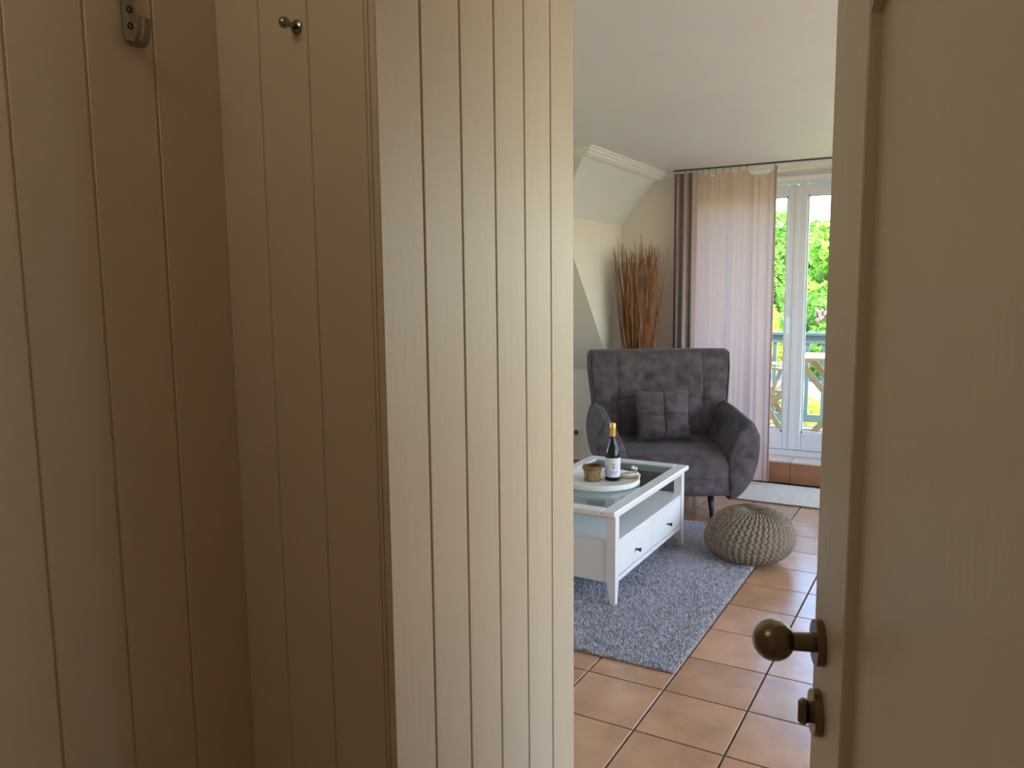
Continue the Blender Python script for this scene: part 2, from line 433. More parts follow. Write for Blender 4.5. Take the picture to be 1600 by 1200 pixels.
# ------------------------------------------------------------------ windows and balcony door
def portal(name, loc, size, direction):
    d = bpy.data.lights.new(name, 'AREA'); d.shape = 'RECTANGLE'; d.size, d.size_y = size
    d.cycles.is_portal = True
    o = bpy.data.objects.new(name, d); COL.objects.link(o); o.location = loc
    o.rotation_euler = Vector(direction).to_track_quat('-Z', 'Z').to_euler()
def leaf(parent, x0, x1, z0, z1, y, handle=None):
    f = MB(); s, b = 0.066, 0.135
    f.box(x0, x0 + s, y, y + 0.06, z0, z1, 0.006); f.box(x1 - s, x1, y, y + 0.06, z0, z1, 0.006)
    f.box(x0 + s, x1 - s, y, y + 0.06, z0, z0 + b, 0.006); f.box(x0 + s, x1 - s, y, y + 0.06, z1 - 0.08, z1, 0.006)
    lf = f.build('door_leaf', 'pvc_glare_tint', parent)
    MB().box(x0 + s - 0.01, x1 - s + 0.01, y + 0.028, y + 0.032, z0 + b - 0.01, z1 - 0.07).build('pane', 'window_glass', lf)
    bd = MB()
    for (a0, a1, c0, c1) in ((x0 + s, x0 + s + 0.012, z0 + b, z1 - 0.08), (x1 - s - 0.012, x1 - s, z0 + b, z1 - 0.08)):
        bd.box(a0, a1, y + 0.012, y + 0.026, c0, c1)
    bd.box(x0 + s, x1 - s, y + 0.012, y + 0.026, z0 + b, z0 + b + 0.012); bd.box(x0 + s, x1 - s, y + 0.012, y + 0.026, z1 - 0.092, z1 - 0.08)
    bd.build('glazing_bead', 'pvc_glare_tint', lf)
    if handle:
        h = MB(); h.box(handle - 0.014, handle + 0.014, y - 0.008, y + 0.001, 1.10, 1.24, 0.004)
        h.tube([(handle, y - 0.005, 1.215), (handle, y - 0.045, 1.215), (handle, y - 0.05, 1.20), (handle, y - 0.05, 1.10)], 0.008, 10)
        h.build('handle', 'pvc_glare_tint', lf)
    return lf
bd_ = thing('door_2', (0, 0, 0), 'white double balcony door with glass panes', 'door', kind='structure')
fr = MB(); fr.box(DX0, DX0 + 0.05, YD - 0.01, YD + 0.07, 0.172, 2.29); fr.box(DX1 - 0.05, DX1, YD - 0.01, YD + 0.07, 0.172, 2.29)
fr.box(DX0 + 0.05, DX1 - 0.05, YD - 0.01, YD + 0.07, 2.205, 2.29); fr.box(DX0 + 0.05, DX1 - 0.05, YD - 0.01, YD + 0.07, 0.172, 0.215)
fr.build('door_frame', 'pvc_glare_tint', bd_)
MB().box(DX0 + 0.002, DX1 - 0.002, YD - 0.035, YD - 0.011, 2.228, 2.262, 0.006).build('head_strip', 'moulding_paint', bd_)
leaf(bd_, DX0 + 0.045, -1.112, 0.218, 2.20, YD, handle=-1.155)
MB().box(-1.128, -1.094, YD - 0.006, YD - 0.0005, 0.225, 2.195, 0.002).build('astragal', 'pvc_glare_tint', bd_)
leaf(bd_, -1.108, DX1 - 0.045, 0.218, 2.20, YD)
def window(name, x0, x1, y, z0, z1, rot, origin, label):
    w = thing(name, origin, label, 'window', rz=rot, kind='structure')
    f = MB(); s = 0.06
    xs = [x0, (x0 + x1) / 2, x1]
    f.box(x0, x1, y, y + 0.06, z0, z0 + s); f.box(x0, x1, y, y + 0.06, z1 - s, z1)
    for x in (x0, xs[1] - s / 2, x1 - s): f.box(x, x + s, y, y + 0.06, z0 + s, z1 - s)
    f.build('window_frame', 'pvc_glare_tint', w)
    for a, b in ((x0 + s, xs[1] - s / 2), (xs[1] + s / 2, x1 - s)):
        MB().box(a, b, y + 0.028, y + 0.032, z0 + s, z1 - s).build('pane', 'window_glass', w)
window('window_1', 0.35, 1.95, YD, 0.85, 2.2, 0, (0, 0, 0), 'unseen far wall window added for more daylight')  # out of view, put in to let more daylight into the room
for k, (a, b) in enumerate(WR):
    window('window_%d' % (k + 2), a, b, 0.18, SILL[(a, b)], 2.25, -PI / 2, (XR, a + b, 0), 'white window in the right wall %s' % ('near the hall' if k == 0 else 'near the balcony wall'))
window('window_4', AW[0], AW[1], 0.02, AW[2], AW[3], PI / 2, (XW, 0, 0), 'unseen window added to light the alcove')  # added out of view so the alcove walls get more light
portal('alcove_portal', (XW - 0.11, (AW[0] + AW[1]) / 2, (AW[2] + AW[3]) / 2), (AW[1] - AW[0], AW[3] - AW[2]), (1, 0, 0))
portal('door_portal', ((DX0 + DX1) / 2, YD + 0.12, 1.23), (1.6, 2.1), (0, -1, 0))
portal('window_portal', (1.15, YD + 0.12, 1.52), (1.6, 1.35), (0, -1, 0))
for a, b in WR: portal('side_window_portal', (XR + 0.29, (a + b) / 2, (SILL[(a, b)] + 2.25) / 2), (b - a, 2.25 - SILL[(a, b)]), (-1, 0, 0))

# ------------------------------------------------------------------ hall: boarded niche and closet face
GAP = 0.0034
def board_mesh(w, h, t=0.012):
    m = MB().box(0, w, 0, t, 0, h, 0.0014)
    me = m.mesh('board'); me.materials.append(MATS['hall_board']); return me
B_full = board_mesh(0.1003 - GAP, ZC - 0.012)
def boards(parent, start, step_vec, n, rz, pitch=0.1003, me=None):
    for k in range(n):
        p = Vector(start) + Vector(step_vec) * (k * pitch)
        link('board', me or B_full, None, parent, p, (0, 0, rz))
# closet block, its +X face is the bright board wall
cl = MB().box(XN, XP - 0.0125, YB + 0.0125, YE - 0.012, 0.002, ZC - 0.002)
closet = struct(cl, 'wall_closet', 'hall_core', 'bright cream boarded closet wall with vertical grooves')
# +X face boards: local x along +Y, local -y... rotate 90deg so x->+Y, y->-X ; board thickness goes to -X
boards(closet, (XP, YB - 0.0035, 0.005), (0, 1, 0), 6, PI / 2)
end_me = board_mesh(0.0172, ZC - 0.012, 0.012)
link('edge_strip', MB().box(XP - 0.0178, XP - 0.0125, YB - 0.0035, YB + 0.012, 0.005, ZC - 0.007, 0.0008).mesh('edge_strip'), 'hall_board', closet)
# niche back: boards face -Y
nb = MB().box(XN - 0.1, XP - 0.019, YB + 0.0028, YB + 0.03, 0.002, ZC - 0.002)
niche_b = struct(nb, 'wall_niche_back', 'hall_board', 'dim boarded back wall of the coat niche')
for a, b in ((XN, -0.9035), (-0.9, -0.8085), (-0.805, XP - 0.0215)):
    link('board', board_mesh(b - a, ZC - 0.012), None, niche_b, (a, YB, 0.005))
# niche side: boards face +X
nl = MB().box(XN - 0.1, XN - 0.0028, -1.3, YB + 0.0028, 0.002, ZC - 0.002)
niche_l = struct(nl, 'wall_niche_left', 'hall_board', 'dim boarded side wall of the coat niche holding the hook')
boards(niche_l, (XN, 0.7375 + GAP / 2, 0.005), (0, 1, 0), 1, PI / 2, me=board_mesh(YB - 0.7375 + 0.004, ZC - 0.012))
boards(niche_l, (XN, 0.7375 - 0.1003 + GAP / 2, 0.005), (0, -1, 0), 19, PI / 2)
# hall right wall with the doorway, and the wall behind the camera
hw = MB(); hw.box(HX, HX + 0.1, -1.3, 0.10, 0, ZC); hw.box(HX, HX + 0.1, 1.0, YE - 0.0, 0, ZC); hw.box(HX, HX + 0.1, 0.10, 1.0, 2.06, ZC)
struct(hw, 'wall_right_hall', 'wall_paint', 'hall wall holding the open door')
hb = MB()
hb.box(XN - 0.1, HX + 1.6, -1.4, -1.3, 0, ZC)
hb.box(HX + 1.5, HX + 1.6, -1.3, YE - 0.1, 0, ZC)
struct(hb, 'wall_back', 'wall_paint', 'hall wall behind the viewer')
m, n, l, b = new_mat('hall_fill_glow'); b.inputs['Base Color'].default_value = (0.9, 0.85, 0.75, 1)
b.inputs['Emission Color'].default_value = (1.0, 0.93, 0.76, 1); b.inputs['Emission Strength'].default_value = HALL_FILL
cl_ = thing('added_hall_lamp', (-0.80, 0.02, ZC), 'unseen round lamp added to light the hall niche and door', 'lamp')  # added out of view to brighten the dark niche and door
MB().lathe([(0.0005, -0.001), (0.06, -0.001), (0.06, -0.03), (0.02, -0.035), (0.0005, -0.035)], 32).build('canopy', 'white_paint', cl_)
MB().lathe([(max(0.0005, 0.12 * math.sin(PI * k / 16)), -0.15 + 0.12 * math.cos(PI * k / 16)) for k in range(17)], 32).build('globe', 'hall_fill_glow', cl_, True)

# ------------------------------------------------------------------ open hall door
TH = math.radians(20)
ED = Vector((-0.138, 0.959, 0))            # free edge
d1 = thing('door_1', ED, 'open cream hall door with recessed panel and bronze ball knob', 'door', rz=TH, kind='structure')
# local frame: +y along the leaf towards the free edge (origin at the edge), -x is the face seen
W_, H_ = 0.83, 2.03
lf = MB(); S = 0.136
lf.box(0.0, 0.04, -S, 0, 0.006, H_, 0.0015); lf.box(0.0, 0.04, -W_, -W_ + S, 0.006, H_, 0.0015)
ZP = [(0.20, 0.74), (0.90, 1.712)]
lf.box(0.0, 0.04, -W_ + S, -S, 0.006, ZP[0][0]); lf.box(0.0, 0.04, -W_ + S, -S, ZP[0][1], ZP[1][0] - 0.05); lf.box(0.0, 0.04, -W_ + S, -S, ZP[1][1], H_)
leaf_o = lf.build('door_leaf', 'door_paint', d1)
for (a, b) in ((0.20, 0.74), (0.85, 1.712)):
    MB().box(0.0125, 0.028, -W_ + S - 0.004, -S + 0.004, a - 0.004, b + 0.004).build('door_panel', 'door_paint', d1)
    # small angled blocks in the panel's upper corners
    c = MB()
    for (y0, sg) in ((-S, -1), (-W_ + S, 1)):
        c.prism([(0.001, y0, b), (0.001, y0 + sg * 0.010, b), (0.001, y0, b - 0.010)], (0.012, 0, 0))
    c.build('panel_corner', 'door_paint', d1)
KY, KZ, TZ = -0.043, 1.046, 0.9615
def rosette(z, r, t):
    return [(0.0005, 0), (r, 0), (r, t - 0.0012), (r - 0.0012, t), (0.0005, t)]
rs = MB().lathe([(r, -z) for r, z in rosette(0, 0.0262, 0.0095)], 40, (0, KY, KZ), 'x')
rk = smooth_by_angle(rs.build('rosette', 'bronze', d1))
kn = [(0.0112, -0.0085), (0.0108, -0.031), (0.0112, -0.0335)]
for k in range(1, 16):
    a = math.acos(-0.9 + 0.0) if k == 0 else None
R_ = 0.0238; cxk = -0.0535
for k in range(0, 17):
    a = math.radians(28 + k * (180 - 28) / 16)
    kn.append((max(0.0004, R_ * math.sin(a)), cxk + R_ * math.cos(a)))
smooth_by_angle(MB().lathe(kn, 48, (0, KY, KZ), 'x').build('door_knob', 'bronze', d1), 40)
smooth_by_angle(MB().lathe([(r, -z) for r, z in rosette(0, 0.0262, 0.0095)], 40, (0, KY, TZ), 'x').build('rosette', 'bronze', d1))
tb = MB().lathe([(0.012, -0.009), (0.012, -0.0125), (0.0005, -0.0125)], 24, (0, KY, TZ), 'x')
tb.box(-0.024, -0.012, KY - 0.0065, KY + 0.0065, TZ - 0.0155, TZ + 0.0155, 0.004)
tb.build('turn_button', 'bronze', d1)
# hinges on the far end
for z in (0.25, 1.75):
    MB().lathe([(0.007, z - 0.04), (0.007, z + 0.04)], 12, (0.045, -W_ + 0.005, 0)).build('hinge', 'bronze', d1)

# ------------------------------------------------------------------ coat hook and peg in the niche
hk = thing('coat_hook', (XN, 0.699, 1.775), 'chrome coat hook with two screws on the niche side wall', 'hook')
path = [(0.004, 0.135), (0.004, 0.03), (0.0048, 0.017), (0.009, 0.008), (0.016, 0.0035), (0.024, 0.004), (0.030, 0.009), (0.0335, 0.018), (0.036, 0.036)]
def strip(path, w, t):
    m = MB(); rings = []
    for i, p in enumerate(path):
        a = Vector(path[max(0, i - 1)]); b = Vector(path[min(len(path) - 1, i + 1)]); tt = (b - a).normalized(); nn = Vector((-tt[1], tt[0]))
        ring = []
        for (sy, sn) in ((-1, -0.4), (-0.8, -1), (0.8, -1), (1, -0.4), (1, 0.4), (0.8, 1), (-0.8, 1), (-1, 0.4)):
            q = Vector(p) + nn * sn * t / 2; ring.append((q[0], sy * w / 2, q[1]))
        rings.append(ring)
    return m.loft(rings)
ho = strip(path, 0.0195, 0.0045).build('hook_bar', 'chrome', hk); smooth_by_angle(ho, 50)
for z in (0.030, 0.051):
    MB().lathe([(0.0046, 0.0058), (0.0046, 0.0072), (0.0028, 0.0076), (0.0026, 0.0062), (0.0003, 0.006)], 16, (0, 0.0, z), 'x').build('screw', 'screw', hk)
pg = thing('coat_peg', (-0.8262, YB, 1.8165), 'small round metal peg on the back wall of the niche', 'peg')
MB().lathe([(0.0004, -0.003), (0.0088, -0.003), (0.0098, -0.0016), (0.0098, 0.0)], 28, (0, 0, 0), 'y').build('base_plate', 'chrome', pg, True)
pk = [(0.0042, -0.0025), (0.0036, -0.010), (0.0040, -0.016)]
for k in range(11):
    a = math.radians(30 + 15 * k); pk.append((max(0.0003, 0.0078 * math.sin(a)), -0.023 - 0.0078 * -math.cos(a) if False else -0.0235 + 0.0078 * math.cos(a)))
MB().lathe(pk, 28, (0, 0, 0), 'y').build('peg_knob', 'chrome', pg, True)

# ------------------------------------------------------------------ rug with pile
rug = thing('area_rug', (-1.605, 3.71, 0), 'grey shaggy rug under the coffee table', 'rug')
RX, RY = 0.715, 0.965
MB().box(-RX, RX, -RY, RY, 0.0005, 0.007, 0.003).build('rug_backing', 'rug_base', rug)
N = 150000
bx = rng.uniform(-RX, RX, N); by = rng.uniform(-RY, RY, N)
hh = 0.010 + 0.0085 * rng.random(N); an = rng.uniform(0, 2 * PI, N); ln = rng.uniform(0.002, 0.014, N); la = an + rng.normal(0, 0.9, N) + 1.2
wd = 0.0026
V = np.zeros((N, 4, 3))
cx_, sx_ = np.cos(an) * wd, np.sin(an) * wd
V[:, 0] = np.stack([bx - cx_, by - sx_, np.full(N, 0.004)], 1); V[:, 1] = np.stack([bx + cx_, by + sx_, np.full(N, 0.004)], 1)
tx, ty = bx + ln * np.cos(la), by + ln * np.sin(la)
V[:, 2] = np.stack([tx + cx_ * .55, ty + sx_ * .55, hh], 1); V[:, 3] = np.stack([tx - cx_ * .55, ty - sx_ * .55, hh], 1)
def fast_mesh(name, verts, per):
    n = len(verts) // per; me = bpy.data.meshes.new(name)
    me.vertices.add(len(verts)); me.vertices.foreach_set('co', verts.astype(np.float32).ravel())
    me.loops.add(len(verts)); me.loops.foreach_set('vertex_index', np.arange(len(verts), dtype=np.int32))
    me.polygons.add(n); me.polygons.foreach_set('loop_start', np.arange(0, len(verts), per, dtype=np.int32))
    me.polygons.foreach_set('loop_total', np.full(n, per, dtype=np.int32))
    me.update(calc_edges=True); me.validate()
    return me
o = link('rug_pile', fast_mesh('rug_pile', V.reshape(-1, 3), 4), 'rug_pile', rug); o['kind'] = 'stuff'

# door mat by the balcony step
dm = thing('door_mat', (-0.60, 5.62, 0), 'beige woven mat in front of the balcony step', 'mat')
mm = MB(); P = []
for i in range(13):
    y = -0.265 + 0.53 * i / 12
    P.append([(-0.73 + 1.46 * j / 30, y, 0.010 + 0.0015 * math.sin(j * 2.1 + i)) for j in range(31)])
MB().box(-0.73, 0.73, -0.262, 0.262, 0.004, 0.0115, 0.003).build('mat_weave', 'mat_weave', dm)
MB().box(-0.735, 0.735, -0.268, 0.268, 0.0, 0.006, 0.002).build('mat_border', 'mat_edge', dm)

# ------------------------------------------------------------------ coffee table
TXc, TYc = -1.605, 3.71
ct = thing('coffee_table', (TXc, TYc, 0.0172), 'white coffee table with glass top and two drawers', 'table')
hx, hy, HT = 0.285, 0.500, 0.4455      # leg outer half sizes, total height
tp = MB(); ox, oy, fw_ = hx + 0.014, hy + 0.04, 0.068
tp.box(-ox, -ox + fw_, -oy, oy, HT - 0.026, HT, 0.005); tp.box(ox - fw_, ox, -oy, oy, HT - 0.026, HT, 0.005)
tp.box(-ox + fw_, ox - fw_, -oy, -oy + fw_, HT - 0.026, HT, 0.003); tp.box(-ox + fw_, ox - fw_, oy - fw_, oy, HT - 0.026, HT, 0.003)
tp.build('top_frame', 'white_paint', ct)
MB().box(-ox + fw_ - 0.004, ox - fw_ + 0.004, -oy + fw_ - 0.004, oy - fw_ + 0.004, HT - 0.011, HT - 0.005).build('glass_top', 'table_glass', ct)
ri = MB()
ri.box(-hx + 0.004, hx - 0.004, -hy + 0.004, -hy + 0.03, HT - 0.042, HT - 0.0265); ri.box(-hx + 0.004, hx - 0.004, hy - 0.03, hy - 0.004, HT - 0.042, HT - 0.0265)
ri.box(-hx + 0.004, -hx + 0.03, -hy + 0.03, hy - 0.03, HT - 0.042, HT - 0.0265); ri.box(hx - 0.03, hx - 0.004, -hy + 0.03, hy - 0.03, HT - 0.042, HT - 0.0265)
ri.build('top_rail', 'white_paint', ct)
def leg_mesh(sx, sy):
    m = MB(); L = 0.044; z1 = HT - 0.0265; zt = 0.105; tp_ = 0.025
    def sq(z, l):
        xs = sorted((sx * hx, sx * (hx - l))); ys = sorted((sy * hy, sy * (hy - l)))
        return [(xs[0], ys[0], z), (xs[1], ys[0], z), (xs[1], ys[1], z), (xs[0], ys[1], z)]
    return m.loft([sq(0, tp_), sq(zt, L), sq(z1, L)])
for sx in (-1, 1):
    for sy in (-1, 1): leg_mesh(sx, sy).build('leg', 'white_paint', ct)
MB().box(-hx + 0.006, hx - 0.006, -hy + 0.006, hy - 0.006, 0.278, 0.292).build('shelf', 'white_paint', ct)
bo = MB()
bo.box(-hx + 0.044, hx - 0.044, -hy + 0.006, -hy + 0.02, 0.100, 0.278); bo.box(-hx + 0.044, hx - 0.044, hy - 0.02, hy - 0.006, 0.100, 0.278)
bo.box(-hx + 0.006, -hx + 0.02, -hy + 0.044, hy - 0.044, 0.100, 0.278)
bo.box(-hx + 0.02, hx - 0.006, -hy + 0.02, hy - 0.02, 0.100, 0.112)
bo.box(hx - 0.022, hx - 0.004, -hy + 0.044, hy - 0.044, 0.098, 0.120)
bo.box(hx - 0.022, hx - 0.006, -0.006, 0.006, 0.120, 0.278)
bo.build('drawer_case', 'white_paint', ct)
fm = MB()
fm.box(-hx + 0.044, hx - 0.044, -hy + 0.003, -hy + 0.006, 0.262, 0.292)
fm.build('side_rail', 'white_paint', ct)
for (a, b) in ((-hy + 0.047, -0.009), (0.009, hy - 0.047)):
    dw = MB().box(hx - 0.020, hx - 0.005, a, b, 0.1235, 0.2755, 0.002).build('drawer', 'white_paint', ct)
    MB().box(hx - 0.35, hx - 0.021, a + 0.01, b - 0.01, 0.125, 0.26).build('drawer_box', 'white_paint', dw)
    yk = (a + b) / 2 + 0.0
    MB().lathe([(0.0045, -0.001), (0.0045, 0.010), (0.009, 0.022), (0.0105, 0.026), (0.0003, 0.027)], 20, (hx - 0.005, yk, 0.186), 'x').build('drawer_knob', 'knob_black', dw, True)
ZT = 0.0172 + HT - 0.005       # glass surface

# ------------------------------------------------------------------ tray and what stands on it
tray = thing('round_tray', (-1.607, 3.674, ZT), 'round white tray on the glass table top', 'tray')
TR = 0.212
tray_o = MB().lathe([(0.001, 0.0005), (TR - 0.006, 0.0005), (TR, 0.006), (TR + 0.001, 0.029), (TR - 0.003, 0.031), (TR - 0.008, 0.029), (TR - 0.010, 0.012), (TR - 0.016, 0.009), (0.001, 0.009)], 72).build('tray_dish', 'tray_white', tray)
smooth_by_angle(tray_o, 40)
ZY = ZT + 0.009
bt = thing('wine_bottle', (-1.548, 3.722, ZY), 'dark wine bottle with gold capsule and pale label on the tray', 'bottle')
prof = [(0.0005, 0.002), (0.034, 0.0005), (0.0385, 0.004), (0.0392, 0.010), (0.0392, 0.128), (0.0380, 0.142), (0.0335, 0.160), (0.0265, 0.180), (0.0195, 0.202), (0.0158, 0.220), (0.0146, 0.234), (0.0142, 0.292), (0.0005, 0.294)]
smooth_by_angle(MB().lathe(prof, 48).build('bottle_body', 'bottle_glass', bt), 50)
smooth_by_angle(MB().lathe([(0.0149, 0.229), (0.0153, 0.240), (0.0152, 0.268), (0.0160, 0.270), (0.0160, 0.282), (0.0152, 0.284), (0.0151, 0.2965), (0.0140, 0.2985), (0.0005, 0.2988)], 40).build('capsule', 'gold_foil', bt), 50)
def arc_patch(r, a0, a1, z0, z1, n=24):
    return MB().grid([[(r * math.cos(a0 + (a1 - a0) * k / n), r * math.sin(a0 + (a1 - a0) * k / n), z) for k in range(n + 1)] for z in (z0, z1)])
af = math.atan2(-3.722, 1.548)   # towards the viewer
lb = arc_patch(0.0396, af - 1.75, af + 1.75, 0.021, 0.121, 40).build('label_paper', 'bottle_label', bt, True)
def disc_on(r, ac, zc, rad, inner=0.0, n=28):
    rings = []
    for q in ((inner, rad) if inner else (0.0003, rad)):
        rings.append([(r * math.cos(ac + q * math.cos(2 * PI * k / n) / r), r * math.sin(ac + q * math.cos(2 * PI * k / n) / r), zc + q * math.sin(2 * PI * k / n)) for k in range(n + 1)])
    return MB().grid(rings)
disc_on(0.0398, af + 0.10, 0.082, 0.0125).build('emblem', 'emblem_gold', lb)
em = arc_patch(0.0400, af + 0.10 - 0.03, af + 0.10 + 0.03, 0.069, 0.084, 3)
em.add(*[(lambda g: (g.v, g.f))(arc_patch(0.0400, af + 0.10 - 0.10, af + 0.10 + 0.12, 0.068, 0.0705, 4))][0])
em.build('emblem_mark', 'ink', lb)
for z, w in ((0.052, 0.62), (0.0455, 0.50), (0.040, 0.42)):
    arc_patch(0.0398, af + 0.1 - w, af + 0.1 + w, z, z + 0.0012, 16).build('text_line', 'ink' if z > 0.05 else 'cable', lb)

bk = thing('cane_candle_holder', (-1.636, 3.664, ZY), 'small woven cane candle holder beside the bottle', 'candle holder')
smooth_by_angle(MB().lathe([(0.0005, 0.001), (0.033, 0.001), (0.034, 0.05), (0.0325, 0.05), (0.031, 0.012), (0.0005, 0.012)], 32).build('candle_cup', 'candle_wax', bk), 40)
rim = MB()
for k, (z, r) in enumerate(((0.056, 0.0445), (0.0615, 0.0465), (0.067, 0.0485), (0.0725, 0.0495), (0.0765, 0.048))):
    rim.tube([(r * math.cos(2 * PI * j / 28), r * math.sin(2 * PI * j / 28), z + 0.0013 * math.sin(j * PI + k * PI)) for j in range(29)], 0.0036, 6)
rim.build('woven_rim', 'cane_dark', bk, True)
for k in range(15):
    a = 2 * PI * k / 15; pts = []
    for j in range(9):
        t = j / 8; r = 0.042 - 0.0045 * math.sin(PI * t) + 0.004 * t; da = 0.15 * math.sin(PI * t)
        pts.append((r * math.cos(a + da), r * math.sin(a + da), 0.002 + 0.056 * t))
    MB().tube(pts, 0.0026, 6).build('cane_strand', 'cane', bk, True)
    MB().tube([(p[0] * math.cos(0) , p[1], p[2]) for p in [(q_r * math.cos(a - d_), q_r * math.sin(a - d_), z_) for q_r, d_, z_ in [(0.042 - 0.0045 * math.sin(PI * j / 8) + 0.004 * j / 8, 0.15 * math.sin(PI * j / 8), 0.002 + 0.056 * j / 8) for j in range(9)]]], 0.0026, 6).build('cane_strand', 'cane', bk, True)
MB().tube([(0.041 * math.cos(2 * PI * j / 28), 0.041 * math.sin(2 * PI * j / 28), 0.004) for j in range(29)], 0.0036, 6).build('base_ring', 'cane_dark', bk, True)

rp = thing('cord_loop', (-1.500, 3.820, ZY), 'beige cord loop ornament lying behind the bottle', 'ornament', rz=0.5)
for q, (rr, zz) in enumerate(((0.058, 0.008), (0.050, 0.018))):
    pts = [(rr * 1.0 * math.cos(2 * PI * j / 40), rr * 0.8 * math.sin(2 * PI * j / 40), zz + 0.001 * math.sin(6 * PI * j / 40)) for j in range(41)]
    MB().tube(pts, 0.0078 if q == 0 else 0.0062, 8).build('cord', 'rope' if q == 0 else 'shell', rp, True)
sh = MB()
for k in range(3):
    sh.lathe([(0.0003, -0.011), (0.006, -0.008), (0.009, 0.0), (0.006, 0.008), (0.0003, 0.011)], 12, (0.034 + 0.011 * math.cos(k * 2.1), 0.034 + 0.011 * math.sin(k * 2.1), 0.036 + 0.004 * k))
sh.build('shell_knot', 'shell', rp, True)
tl = thing('tealight_glass', (-1.76, 3.63, ZY), 'small clear glass tealight at the left of the tray', 'candle')
smooth_by_angle(MB().lathe([(0.0004, 0.0005), (0.017, 0.0005), (0.020, 0.022), (0.0185, 0.022), (0.016, 0.004), (0.0004, 0.004)], 24).build('glass_cup', 'table_glass', tl), 40)
MB().lathe([(0.0004, 0.0045), (0.0152, 0.0045), (0.0158, 0.013), (0.0004, 0.0132)], 20).build('wax', 'candle_wax', tl)

# ------------------------------------------------------------------ armchair (local: x right, y away from the viewer, z up)
AX, AY = 0.866 * 1.03 - 0.5 * 5.10, 0.5 * 1.03 + 0.866 * 5.10
ch = thing('armchair', (AX, AY, 0), 'wide dark mauve-grey suede armchair with tufted back', 'armchair', rz=math.radians(30))
def dents(x, z, pts):
    d = 0.0
    for (px, pz, amp, s) in pts: d += amp * math.exp(-((x - px) ** 2 + (z - pz) ** 2) / (2 * s * s))
    return d
# back: closed loft of horizontal rings
TUFT = [(-0.105, 0.845, 0.022, 0.022), (0.105, 0.845, 0.022, 0.022), (-0.29, 0.69, 0.020, 0.024), (0.0, 0.69, 0.018, 0.024), (0.29, 0.69, 0.020, 0.024), (-0.105, 0.55, 0.02, 0.03), (0.105, 0.55, 0.02, 0.03),
        (-0.105, 0.845, 0.012, 0.07), (0.105, 0.845, 0.012, 0.07), (-0.29, 0.69, 0.010, 0.07), (0.29, 0.69, 0.010, 0.07)]
rings = []; NX = 120
zs = [0.30, 0.34, 0.38] + [0.40 + 0.0079 * k for k in range(76)] + [1.000, 1.012, 1.021, 1.027, 1.030]
for z in zs:
    t = (z - 0.3) / 0.73
    hw_ = 0.445 + 0.055 * min(1, max(0, (z - 0.45) / 0.45)) ** 0.8
    yb = 0.20 + 0.15 * t            # front surface depth (lean)
    th = 0.17 - 0.03 * t
    e = 0.0
    if z > 0.985: e = 1 - math.sqrt(max(0, 1 - ((z - 0.985) / 0.046) ** 2))
    hw_ -= 0.035 * e; ring = []
    front = []
    for k in range(NX + 1):
        u = -1 + 2 * k / NX; x = hw_ * u
        edge = max(0, (abs(u) - 0.90) / 0.10)
        y = yb + 0.05 * e + 0.045 * (1 - math.sqrt(max(0, 1 - edge ** 2)))
        y -= 0.018 * (1 - (abs(u)) ** 3) * math.sin(PI * min(1, max(0.02, t)))    # belly
        y += dents(x, z, TUFT)
        for (cx0, dep) in ((-0.295, 0.007), (0.295, 0.007)):
            y += dep * math.exp(-((x - cx0) / 0.006) ** 2)
        for (zc0, x0_, x1_, dep) in ((0.845, -0.105, 0.105, 0.007), (0.69, -0.29, 0.29, 0.009), (0.845, -0.14, -0.105, 0.004), (0.845, 0.105, 0.14, 0.004)):
            if x0_ - 0.05 < x < x1_ + 0.05: y += dep * math.exp(-((z - zc0 - 0.012 * math.cos(x * 30)) / 0.008) ** 2)
        front.append((x, y, z))
    back = []
    for k in range(13):
        u = 1 - 2 * k / 12; x = hw_ * 0.985 * u; edge = max(0, (abs(u) - 0.85) / 0.15)
        back.append((x, yb + th - 0.045 * e - 0.03 * edge ** 2, z))
    rings.append(front + back)
ab = MB().loft(rings); bo_ = ab.build('backrest', 'suede', ch, True)
# piping along the sides and top of the back
for sx in (-1, 1):
    pts = []
    for z in [0.50 + 0.05 * k for k in range(11)] + [1.012]:
        t = (z - 0.3) / 0.73; hw_ = 0.445 + 0.055 * min(1, max(0, (z - 0.45) / 0.45)) ** 0.8
        pts.append((sx * (hw_ - 0.018), 0.20 + 0.15 * t + 0.003, z))
    MB().tube(pts, 0.0042, 6).build('piping', 'piping', bo_, True)
